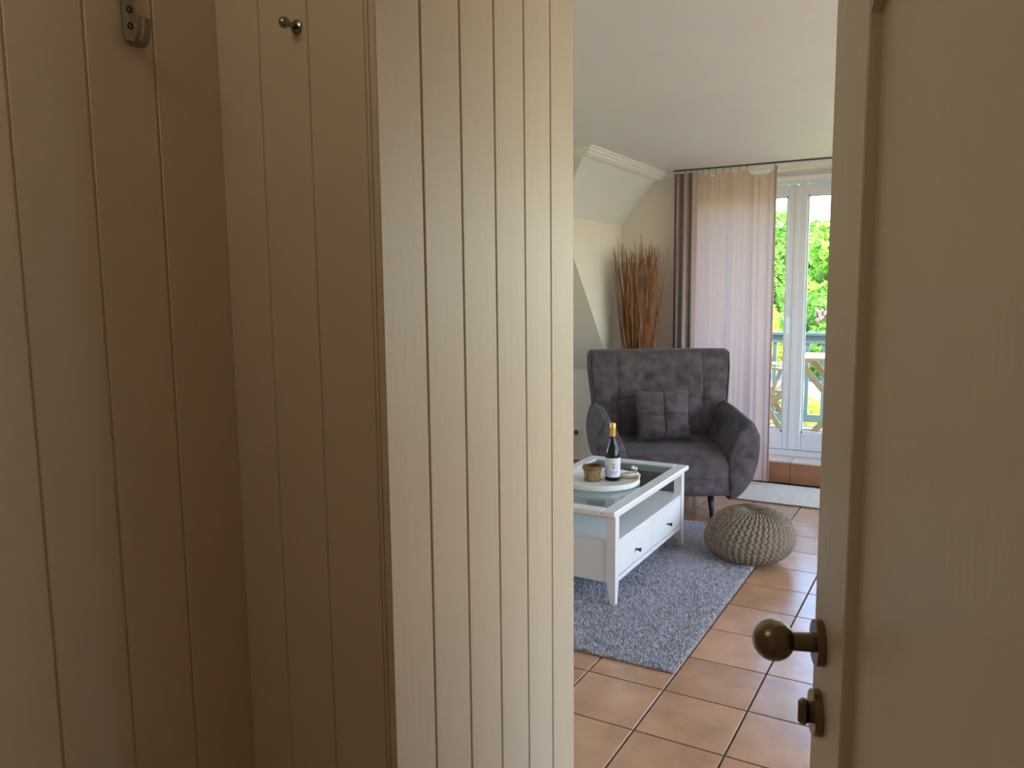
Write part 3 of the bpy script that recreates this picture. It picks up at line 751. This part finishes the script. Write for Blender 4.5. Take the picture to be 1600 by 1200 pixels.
# seat
rings = []
ys = [-0.335, -0.332, -0.322, -0.305, -0.28, -0.24] + [-0.2 + 0.05 * k for k in range(11)]
def seat_ring(y):
    f = 0.0
    if y < -0.24: f = 1 - math.sqrt(max(0, 1 - ((-0.24 - y) / 0.098) ** 2))
    zt = 0.425 - 0.085 * f + 0.030 * (min(1, (y + 0.24) / 0.4) if y > -0.24 else 0)
    zb = 0.152 + 0.03 * f
    hwf = 0.325 if y < 0 else 0.325
    r = []
    for k in range(21):
        u = -1 + 2 * k / 20; x = hwf * u
        zz = zt - 0.012 * u * u
        for (px, py, am) in ((-0.12, 0.03, 0.022), (0.12, 0.03, 0.022), (0.0, 0.03, 0.006), (-0.26, 0.05, 0.012), (0.26, 0.05, 0.012)):
            zz -= am * math.exp(-((x - px) ** 2 + (y - py) ** 2) / (2 * 0.035 ** 2))
        r.append((x, y, zz))
    for z in (0.9, 0.7, 0.52, 0.5, 0.48, 0.3, 0.1): r.append((hwf * (1.0 if z != 0.5 else 0.99), y, zb + (zt - 0.012 - zb) * z))
    for k in range(21):
        u = 1 - 2 * k / 20; r.append((hwf * 0.99 * u, y, zb))
    for z in (0.1, 0.3, 0.48, 0.5, 0.52, 0.7, 0.9): r.append((-hwf * (1.0 if z != 0.5 else 0.99), y, zb + (zt - 0.012 - zb) * z))
    return r
so = MB().loft([seat_ring(y) for y in ys]).build('seat', 'suede', ch, True)
MB().tube([(-0.322, -0.334, 0.272), (0.322, -0.334, 0.272)], 0.0035, 6).build('front_seam', 'piping', so, True)
# arms: petal section swept front to back
def arm_section(g):                     # g: 0 front .. 1 back ; returns outline (x,z)
    top = 0.632 + 0.045 * min(1, g * 1.4)
    P = [(0.318, 0.148), (0.308, 0.25), (0.306, 0.36), (0.325, 0.45), (0.365, 0.54), (0.41, top - 0.035), (0.445, top - 0.006), (0.472, top), (0.498, top - 0.018),
         (0.524, top - 0.07), (0.540, 0.53), (0.536, 0.44), (0.515, 0.34), (0.475, 0.25), (0.42, 0.18), (0.365, 0.142), (0.335, 0.136)]
    return P
def densify(P, n=3):
    out = []; m = len(P)
    for i in range(m):
        p0, p1, p2, p3 = (Vector(P[(i + k - 1) % m]) for k in range(4))
        for j in range(n):
            t = j / n
            out.append(0.5 * ((2 * p1) + (-p0 + p2) * t + (2 * p0 - 5 * p1 + 4 * p2 - p3) * t * t + (-p0 + 3 * p1 - 3 * p2 + p3) * t ** 3))
    return out
for sx in (-1, 1):
    rings = []
    for (y, sc_) in ((-0.345, 0.80), (-0.343, 0.88), (-0.336, 0.94), (-0.322, 0.98), (-0.30, 1.0), (-0.2, 1.0), (-0.05, 1.0), (0.1, 1.0), (0.25, 0.99), (0.38, 0.96), (0.42, 0.9)):
        g = (y + 0.345) / 0.765; D = densify(arm_section(g)); cx0 = sum(p[0] for p in D) / len(D); cz0 = sum(p[1] for p in D) / len(D)
        ring = []
        for p in D:
            px, pz = cx0 + (p[0] - cx0) * sc_, cz0 + (p[1] - cz0) * sc_
            if px < 0.45 and pz > 0.38:       # a tuft on the inside face
                px += 0.014 * math.exp(-((y + 0.02) ** 2 + (pz - 0.53) ** 2) / (2 * 0.04 ** 2)) + 0.005 * math.exp(-((pz - 0.53) / 0.012) ** 2)
            yy = y + 0.05 * max(0, (pz - 0.35)) * (1 - g) ** 2 * 2    # the front leans back a little
            ring.append((sx * px, yy, pz))
        rings.append(ring)
    rings = [[(sx * (0.305 + (abs(p[0]) - 0.305) * 0.87), p[1], p[2]) for p in r] for r in rings]
    ao = MB().loft(rings).build('armrest', 'suede', ch, True)
    pts = [(sx * (p[0]), -0.330 + 0.1 * max(0, p[1] - 0.35) , p[1]) for p in densify(arm_section(0))[3:30]]
    pts = [(sx * (0.43 + (abs(x) - 0.43) * 0.965), y, 0.40 + (z - 0.40) * 0.965) for x, y, z in pts]
    pts = [(sx * (0.305 + (abs(x) - 0.305) * 0.87), y, z) for x, y, z in pts]
    MB().tube(pts, 0.0038, 6).build('piping', 'piping', ao, True)
    top = [(sx * (0.430 + 0.004 * k / 8), -0.30 + 0.05 + 0.6 * k / 8 , 0.632 + 0.045 * min(1, (0.045 + 0.6 * k / 8) / 0.765 * 1.4) - 0.002) for k in range(9)]
    MB().tube(top, 0.0040, 6).build('piping', 'piping', ao, True)
for (x, y) in ((-0.215, -0.27), (0.215, -0.27), (-0.25, 0.30), (0.25, 0.30)):
    dx, dy = 0.008 * (1 if x > 0 else -1), (-0.02 if y < 0 else 0.03)
    MB().tube([(x, y, 0.165), (x + dx, y + dy, 0.0)], [0.021, 0.0115], 16).build('leg', 'black_wood', ch, True)
# cushion
cu = thing('throw_cushion', (0, 0, 0), 'square tufted cushion leaning on the armchair back', 'cushion')
C_c = Vector((AX, AY, 0)) + Matrix.Rotation(math.radians(30), 3, 'Z') @ Vector((-0.022, 0.085, 0.612))
cu.location = C_c; cu.rotation_euler = (math.radians(-13), 0, math.radians(30 + 4))
def pillow_face(sgn, n=56):
    rows = []
    for i in range(n + 1):
        row = []
        for j in range(n + 1):
            u, v = -1 + 2 * i / n, -1 + 2 * j / n
            k = 1 - 0.07 * (1 - u * u) if abs(v) > 0.0 else 1
            x = 0.182 * v * (1 - 0.06 * (1 - abs(u)) * 1.0 * (abs(v)))
            z = 0.165 * u * (1 - 0.06 * (1 - abs(v)) * (abs(u)))
            h = 0.068 * ((1 - abs(u) ** 2.6) * (1 - abs(v) ** 2.6)) ** 0.5
            h *= 1 - 0.45 * math.exp(-(u * u + v * v) / 0.04) - 0.24 * math.exp(-(u / 0.035) ** 2) - 0.24 * math.exp(-(v / 0.035) ** 2)
            row.append((x, sgn * -h, z))
        rows.append(row)
    return rows
pb = MB(); pb.grid(pillow_face(1)); pb.grid(pillow_face(-1))
co = pb.build('cushion_cover', 'suede', cu, True)

# ------------------------------------------------------------------ knitted pouf
pf = thing('knitted_pouf', (-0.950, 4.165, 0.012), 'round beige knitted floor pouf on the rug edge', 'pouf')
NC, NR = 42, 26; nu, nv = NC * 12, NR * 8
rows = []
Rp, Hp = 0.222, 0.295
for j in range(nv + 1):
    t = j / nv
    # profile: angle from bottom pole to top pole
    a = -PI / 2 + PI * (0.17 + 0.83 * t * 0.985)
    r0 = Rp * max(0.0, math.cos(a)) ** 0.72; z0 = Hp * (0.42 + 0.50 * math.sin(a) * (1.05 if a > 0 else 0.84))
    z0 = max(z0, 0.0)
    dip = 0.035 * math.exp(-(r0 / 0.035) ** 2) if a > 0 else 0
    row = []
    for i in range(nu):
        th = 2 * PI * i / nu
        tw = th + 0.55 * max(0, t - 0.35) ** 1.5
        tri = abs(((t * NR) % 2) - 1) * 2 - 1
        ph = NC * th / 2 + tri * 0.55
        amp = 0.0115 * min(1, r0 / 0.08)
        d = amp * (abs(math.cos(ph)) ** 0.7 - 0.5) + 0.0035 * min(1, r0 / 0.08) * abs(math.sin(PI * (t * NR) + (0 if int(ph / PI) % 2 else PI / 2)))
        n_r, n_z = math.cos(a), math.sin(a)
        lump = 1 + 0.025 * math.sin(2 * th + 0.7) + 0.015 * math.sin(3 * th + 2)
        rr = r0 * lump + d * n_r; zz = z0 + d * n_z - dip
        sh_ = 0.035 * max(0, t - 0.3)
        row.append((rr * math.cos(tw) + sh_ * 0.9, rr * math.sin(tw) + sh_ * 0.4, zz))
    rows.append(row + [row[0]])
zmin = min(p[2] for r in rows for p in r)
rows = [[(p[0], p[1], p[2] - zmin) for p in r] for r in rows]
pm = MB().grid(rows); pm.build('knit_cover', 'yarn', pf, True)
MB().lathe([(0.0005, 0.0), (0.017, 0.0), (0.021, 0.006), (0.014, 0.014), (0.0005, 0.015)], 20, (0.03, 0.013, rows[-1][0][2] - 0.022)).build('gather_knot', 'yarn', pf, True)
MB().lathe([(0.0005, 0.001), (0.14, 0.001), (0.14, 0.02), (0.0005, 0.02)], 32).build('base_pad', 'yarn', pf)

# ------------------------------------------------------------------ twig bundle in the corner
tbn = thing('twig_bundle', (-2.16, 5.72, 0), 'tall bundle of brown dried twigs standing in the corner', 'twigs')
for k in range(150):
    a = rng.uniform(0, 2 * PI); q = math.sqrt(rng.random())
    bx_, by_ = 0.055 * q * math.cos(a), 0.055 * q * math.sin(a)
    w = 0.165 * q + 0.02 * rng.normal(); ax_ = a + rng.normal(0, 0.6)
    ht = 1.70 + rng.normal(0, 0.055) + (0.08 if k == 0 else 0)
    if k < 14: ht = rng.uniform(1.2, 1.55)
    pts = []; wob = rng.normal(0, 0.020, 2)
    for j in range(7):
        t = j / 6; s = 0.22 * t + 0.78 * max(0, t) ** 2.0
        pts.append((bx_ * (1 - 0.3 * math.sin(PI * min(1, t * 1.5))) + w * s * math.cos(ax_) + wob[0] * math.sin(PI * 2 * t), min(0.225, by_ + w * 0.95 * s * math.sin(ax_) + wob[1] * math.sin(PI * 2 * t + 1)), 0.002 + ht * t))
    MB().tube(pts, [0.0058 - 0.0040 * j / 6 for j in range(7)], 5).build('twig', 'twig', tbn, True)
for z in (0.35, 0.8):
    MB().tube([(0.062 * math.cos(2 * PI * j / 20), 0.062 * math.sin(2 * PI * j / 20), z) for j in range(21)], 0.004, 5).build('binding', 'rope', tbn, True)

# ------------------------------------------------------------------ curtains and rail
YC = 5.865
rl = tag(MB().box(-1.955, 0.25, YC - 0.010, YC + 0.010, 2.3185, 2.3295, 0.003).build('curtain_rail', 'rail_metal'), 'thin dark curtain rail under the ceiling by the balcony door', 'curtain rail')
def curtain(name, x0, x1, zb, ztop, folds, amp, material, label, nx, nz=40, ybase=YC):
    c = thing(name, ((x0 + x1) / 2, ybase, 0), label, 'curtain')
    rows = []
    for i in range(nz + 1):
        t = i / nz; row = []
        for j in range(nx + 1):
            s = j / nx; zt = ztop(s); z = zb + (zt - zb) * t
            a = amp * (0.55 + 0.45 * (1 - t)) * folds(s, t)
            x = x0 + (x1 - x0) * s + 0.006 * math.sin(9 * s + 3 * t) * (1 - t)
            row.append((x - (x0 + x1) / 2, a, z))
        rows.append(row)
    o = MB().grid(rows).build('cloth', material, c, True)
    return c
hooks = [0.0, 0.075, 0.155, 0.245, 0.335, 0.43, 0.535, 0.635, 0.97, 1.0]
sag = [0.012, 0.03, 0.05, 0.022, 0.02, 0.03, 0.012, 0.072, 0.0]
def sheer_top(s):
    for k in range(len(hooks) - 1):
        if hooks[k] <= s <= hooks[k + 1] + 1e-9:
            q = (s - hooks[k]) / (hooks[k + 1] - hooks[k])
            return 2.306 - sag[k] * (math.sin(PI * q) ** 0.6 if 0 < q < 1 else 0)
    return 2.306
sheer = curtain('sheer_curtain', -1.777, -1.205, 0.025, sheer_top,
        lambda s, t: 0.5 * math.sin(2 * PI * (3.1 * s + 0.5 * s * s) + 0.5 * math.sin(2 * t)) + 0.22 * math.sin(2 * PI * 8.3 * s + 2.0 * math.sin(7 * s)) + 0.12 * math.sin(2 * PI * 17 * s + 3 * math.sin(4 * s) + t),
        0.016, 'sheer_cloth', 'pale rose sheer curtain glowing in front of the balcony door', 220)
MB().tube([(0.283, 0.003 * math.sin(k), 0.03 + 2.27 * k / 12) for k in range(13)], 0.006, 6).build('hem', 'sheer_cloth', sheer, True)
dense = curtain('gathered_curtain', -1.945, -1.770, 0.02, lambda s: 2.303 + 0.004 * math.sin(40 * s),
        lambda s, t: math.sin(2 * PI * 3.2 * s + 0.5 * t + 0.7 * math.sin(6 * s)) + 0.25 * math.sin(2 * PI * 7.1 * s), 0.046, 'taupe_cloth', 'gathered taupe curtain at the left end of the rail', 130, ybase=YC - 0.022)
for k, x in enumerate(-1.777 + 0.572 * q for q in hooks[:9]):
    MB().tube([(x + 1.491, 0, 2.300), (x + 1.491, 0, 2.319)], 0.003, 6).build('glider', 'rail_metal', sheer)

# ------------------------------------------------------------------ wall sockets
so_ = thing('wall_socket', (-2.757, YK, 0.285), 'double white wall socket on the low wall', 'socket')
MB().box(-0.0755, 0.0755, -0.010, 0.0, -0.0405, 0.0405, 0.003).build('socket_plate', 'socket_white', so_)
for x in (-0.0355, 0.0355):
    cup = MB().lathe([(0.0215, -0.0115), (0.0195, -0.0115), (0.0190, -0.0103), (0.0003, -0.0103)], 28, (x, 0, 0), 'y').build('socket_cup', 'socket_dark', so_)
    MB().box(x - 0.010, x + 0.010, -0.0108, -0.0100, -0.0125, -0.0085).build('contact', 'socket_white', cup)
    for dx in (-0.0095, 0.0095):
        MB().lathe([(0.0026, -0.0106), (0.0003, -0.0107)], 10, (x + dx, 0, 0), 'y').build('hole', 'knob_black', cup)
cab = MB().tube([(-2.745, YK - 0.012, 0.27), (-2.742, YK - 0.03, 0.24), (-2.748, YK - 0.03, 0.18), (-2.757, YK - 0.035, 0.12), (-2.79, YK - 0.04, 0.06), (-2.86, YK - 0.05, 0.01), (-3.1, YK - 0.06, 0.006)], 0.0034, 8)
tag(cab.build('power_cable', 'cable', None, True), 'thin dark power cable hanging from the wall socket', 'cable')

# ------------------------------------------------------------------ balcony
ZB = 0.14
bal = thing('balcony_floor', (0, 0, 0), 'brown board floor of the balcony', 'floor', kind='structure')
deck_me = MB().box(-2.4, 2.4, -0.066, 0.066, -0.03, 0.0, 0.003).mesh('deck_board'); deck_me.materials.append(MATS['balcony_deck'])
for k in range(11): link('deck_board', deck_me, None, bal, (-0.9, 6.37 + 0.138 * k, ZB))
MB().box(-3.3, 1.5, 6.27, 7.86, -0.25, 0.105).build('deck_base', 'gravel', bal)
rail = thing('balcony_railing', (0, 7.72, ZB), 'blue-green balcony railing with upright bars', 'railing')
MB().box(-3.3, 1.5, -0.035, 0.035, 0.862, 0.892, 0.004).build('top_rail', 'balcony_green', rail)
MB().box(-3.3, 1.5, -0.018, 0.018, 0.79, 0.86).build('upper_bar', 'balcony_green', rail)
MB().box(-3.3, 1.5, -0.018, 0.018, 0.05, 0.12).build('lower_bar', 'balcony_green', rail)
bal_me = MB().box(-0.017, 0.017, -0.012, 0.012, 0.12, 0.79).mesh('baluster'); bal_me.materials.append(MATS['balcony_green'])
for k in range(-14, 18): link('baluster', bal_me, None, rail, (-1.262 + 0.1475 * k, 0, 0))
for x in (-3.28, -0.45, 1.48): MB().box(x - 0.035, x + 0.035, -0.033, 0.033, 0.0, 0.861).build('post', 'balcony_green', rail)

bt_ = thing('balcony_table', (-0.86, 7.08, ZB), 'wooden folding table on the balcony', 'table')
for k in range(6): MB().box(-0.35, 0.35, -0.30 + 0.1005 * k, -0.204 + 0.1005 * k, 0.705, 0.732, 0.003).build('slat', 'teak', bt_)
MB().box(-0.33, -0.29, -0.28, 0.28, 0.66, 0.7045).build('apron', 'teak', bt_); MB().box(0.29, 0.33, -0.28, 0.28, 0.66, 0.7045).build('apron', 'teak', bt_)
for y in (-0.25, 0.25):
    MB().bar((-0.29, y, 0.66), (0.27, y, 0.002), 0.024, 0.05).build('leg', 'teak', bt_)
    MB().bar((0.29, y - 0.03 * (1 if y > 0 else -1), 0.66), (-0.29, y - 0.03 * (1 if y > 0 else -1), 0.002), 0.024, 0.05).build('leg', 'teak', bt_)
MB().box(-0.012, 0.018, -0.24, 0.24, 0.30, 0.33).build('stretcher', 'teak', bt_)
def folding_chair(loc, rz, label):
    c = thing('balcony_chair', loc, label, 'chair', rz=rz, group='folding chairs on the balcony')
    for k in range(5): MB().box(-0.20, 0.20, -0.19 + 0.078 * k, -0.122 + 0.078 * k, 0.42, 0.44, 0.003).build('seat_slat', 'teak', c)
    for x in (-0.185, 0.185):
        MB().bar((x, -0.18, 0.425), (x, 0.24, 0.002), 0.022, 0.04).build('leg', 'teak', c)
        MB().bar((x * 0.86, 0.30, 0.86), (x * 0.86, -0.24, 0.002), 0.022, 0.042).build('back_post', 'teak', c)
        MB().bar((x * 1.14, -0.20, 0.62), (x * 1.14, 0.24, 0.66), 0.04, 0.02).build('armrest', 'teak', c)
        MB().bar((x * 1.14, -0.17, 0.61), (x * 1.14, -0.10, 0.42), 0.02, 0.03).build('arm_post', 'teak', c)
    for k in range(3):
        z = 0.60 + 0.10 * k; y = 0.155 + (z - 0.6) * 0.63
        MB().box(-0.158, 0.158, y - 0.008, y + 0.008, z, z + 0.06, 0.003).build('back_slat', 'teak', c)
folding_chair((-1.50, 7.05, ZB), PI / 2, 'wooden folding chair left of the balcony table')

# ------------------------------------------------------------------ garden and trees
ZG = -2.9
gr = MB().box(-90, 90, -60, 160, ZG - 0.2, ZG)
tag(gr.build('ground_lawn', 'grass'), 'green lawn beyond the balcony', 'lawn', kind='structure')
ro = MB().box(-90, 90, 32, 52, ZG, ZG + 0.03)
tag(ro.build('gravel_path', 'gravel'), 'pale open lane beyond the garden', 'lane', kind='structure')
te = MB().box(2.75, 16, -6, 13, ZG, ZG + 0.04); te.box(-8, 2.75, -14, -1.5, ZG, ZG + 0.04)  # added pale surface outside, bounces neutral light up to the ceiling
tag(te.build('added_bounce_ground', 'gravel'), 'unseen pale ground added to bounce light into the rooms', 'yard', kind='structure')
def leaf_cloud(n, rad, size, clumps, seed):
    r = np.random.default_rng(seed)
    cc = r.normal(size=(clumps, 3)); cc /= np.linalg.norm(cc, axis=1)[:, None]; cc *= r.uniform(0.45, 0.82, clumps)[:, None]
    k = r.integers(0, clumps, n); p = r.normal(size=(n, 3)); p /= np.linalg.norm(p, axis=1)[:, None]
    p = cc[k] + p * (0.34 * r.uniform(0.6, 1.0, n) ** 0.5)[:, None]
    p = p * np.array(rad)
    a = r.normal(size=(n, 3)); a /= np.linalg.norm(a, axis=1)[:, None]
    b = np.cross(a, r.normal(size=(n, 3))); b /= np.linalg.norm(b, axis=1)[:, None]
    s = (size * r.uniform(0.6, 1.2, n))[:, None]
    V = np.stack([p - a * s, p + b * s * 0.45, p + a * s, p - b * s * 0.45], 1)
    return V.reshape(-1, 3)
def tree(name, x, y, h, rad, material, label, n=9000, size=0.32, seed=1, cat='tree', group=None):
    t = thing(name, (x, y, ZG), label, cat, group=group)
    zc = h - rad[2]
    V = leaf_cloud(n, rad, size, 26, seed); V[:, 2] += zc; V[:, 2] = np.maximum(V[:, 2], 0.03)
    o = link('crown', fast_mesh('crown', V, 4), material, t); o['kind'] = 'stuff'
    m = MB().tube([(0, 0, 0), (0.1, 0, zc * 0.5), (0, 0.1, zc)], [0.05 * rad[0] + 0.03, 0.04 * rad[0] + 0.02, 0.02 * rad[0] + 0.02], 8)
    for k in range(4):
        a = k * 1.6 + seed; m.tube([(0, 0, zc * 0.6), (rad[0] * 0.5 * math.cos(a), rad[1] * 0.5 * math.sin(a), zc + rad[2] * 0.25)], [0.03 * rad[0] + .01, 0.01], 6)
    m.build('trunk', 'bark', t)
    return t
tree('leafy_tree', -20.1, 76, 10.4, (5.2, 5, 5.2), 'leaf_light', 'far leafy tree seen behind the sheer curtain', seed=2, n=9000)
tree('leafy_tree', -11.9, 64, 10.2, (4.6, 4.6, 5.2), 'leaf_mid', 'broad light green tree filling the left glass pane', seed=3, n=14000)
tree('leafy_tree', -6.78, 53.5, 8.85, (3.9, 3.9, 4.5), 'leaf_light', 'bright green tree filling the right glass pane', seed=4, n=14000)
tree('leafy_tree', 0.5, 66, 9.5, (4.8, 4.8, 4.7), 'leaf_mid', 'far leafy tree hidden behind the open door', seed=5, n=9000)
tree('leafy_tree', 9.5, 60, 8.5, (5, 5, 4.4), 'leaf_light', 'far leafy tree at the right of the garden', seed=6, n=7000)
tree('leafy_tree', 32, 24, 8.0, (5, 5, 4.2), 'leaf_mid', 'leafy tree beside the house on the right', seed=16, n=6000)
tree('garden_bush', -9.48, 45.5, 4.0, (2.6, 2.6, 2.1), 'leaf_yellow', 'yellow-green bush low in the left glass pane', seed=7, n=6000, size=0.22, cat='bush')
bush = tree('garden_bush', -4.96, 39.5, 4.3, (2.6, 2.4, 2.2), 'leaf_mid', 'dark green bush low in the right glass pane', seed=8, n=7000, size=0.22, cat='bush')
tree('garden_shrub', -3.1, 17.5, 2.3, (1.3, 1.3, 1.2), 'leaf_yellow', 'bright yellow-green shrub seen under the balcony table', seed=9, n=5000, size=0.12, cat='shrub')
tree('garden_shrub', -5.4, 20.6, 1.9, (1.2, 1.2, 1.05), 'leaf_light', 'light green shrub seen below the balcony chair', seed=10, n=5000, size=0.12, cat='shrub')
pt = MB()
for k in range(16):
    a = k * 2.4
    pt.lathe([(0.0005, -0.10), (0.06, -0.03), (0.07, 0.04), (0.0005, 0.10)], 8, (-0.72 + 0.13 * math.cos(a) * (k % 3), -1.9 + 0.1 * math.sin(a), 3.08 + 0.07 * ((k * 5) % 7 - 3)))
pt.build('blossoms', 'petal', bush, True)
cf = thing('conifer', (-10.4, 88, ZG), 'dark blue-green conifer rising above the trees', 'tree')
cv = []
r_ = np.random.default_rng(12)
n = 9000; hz = r_.uniform(0, 1, n) ** 0.7; layer = np.floor(hz * 13) / 13; rr = (1 - hz) * 3.2 * (0.45 + 0.55 * (1 - (hz - layer) * 13)) * np.sqrt(r_.uniform(0.05, 1, n)); aa = r_.uniform(0, 2 * PI, n)
p = np.stack([rr * np.cos(aa), rr * np.sin(aa), 1.2 + 13.2 * hz], 1); a = np.stack([np.cos(aa), np.sin(aa), np.full(n, -0.25)], 1) * 0.55; b = np.stack([-np.sin(aa), np.cos(aa), np.zeros(n)], 1) * 0.12
Vc = np.stack([p - a, p + b, p + a, p - b], 1).reshape(-1, 3)
o = link('crown', fast_mesh('crown', Vc, 4), 'needle', cf); o['kind'] = 'stuff'
MB().tube([(0, 0, 0), (0, 0, 14)], [0.25, 0.03], 8).build('trunk', 'bark', cf)
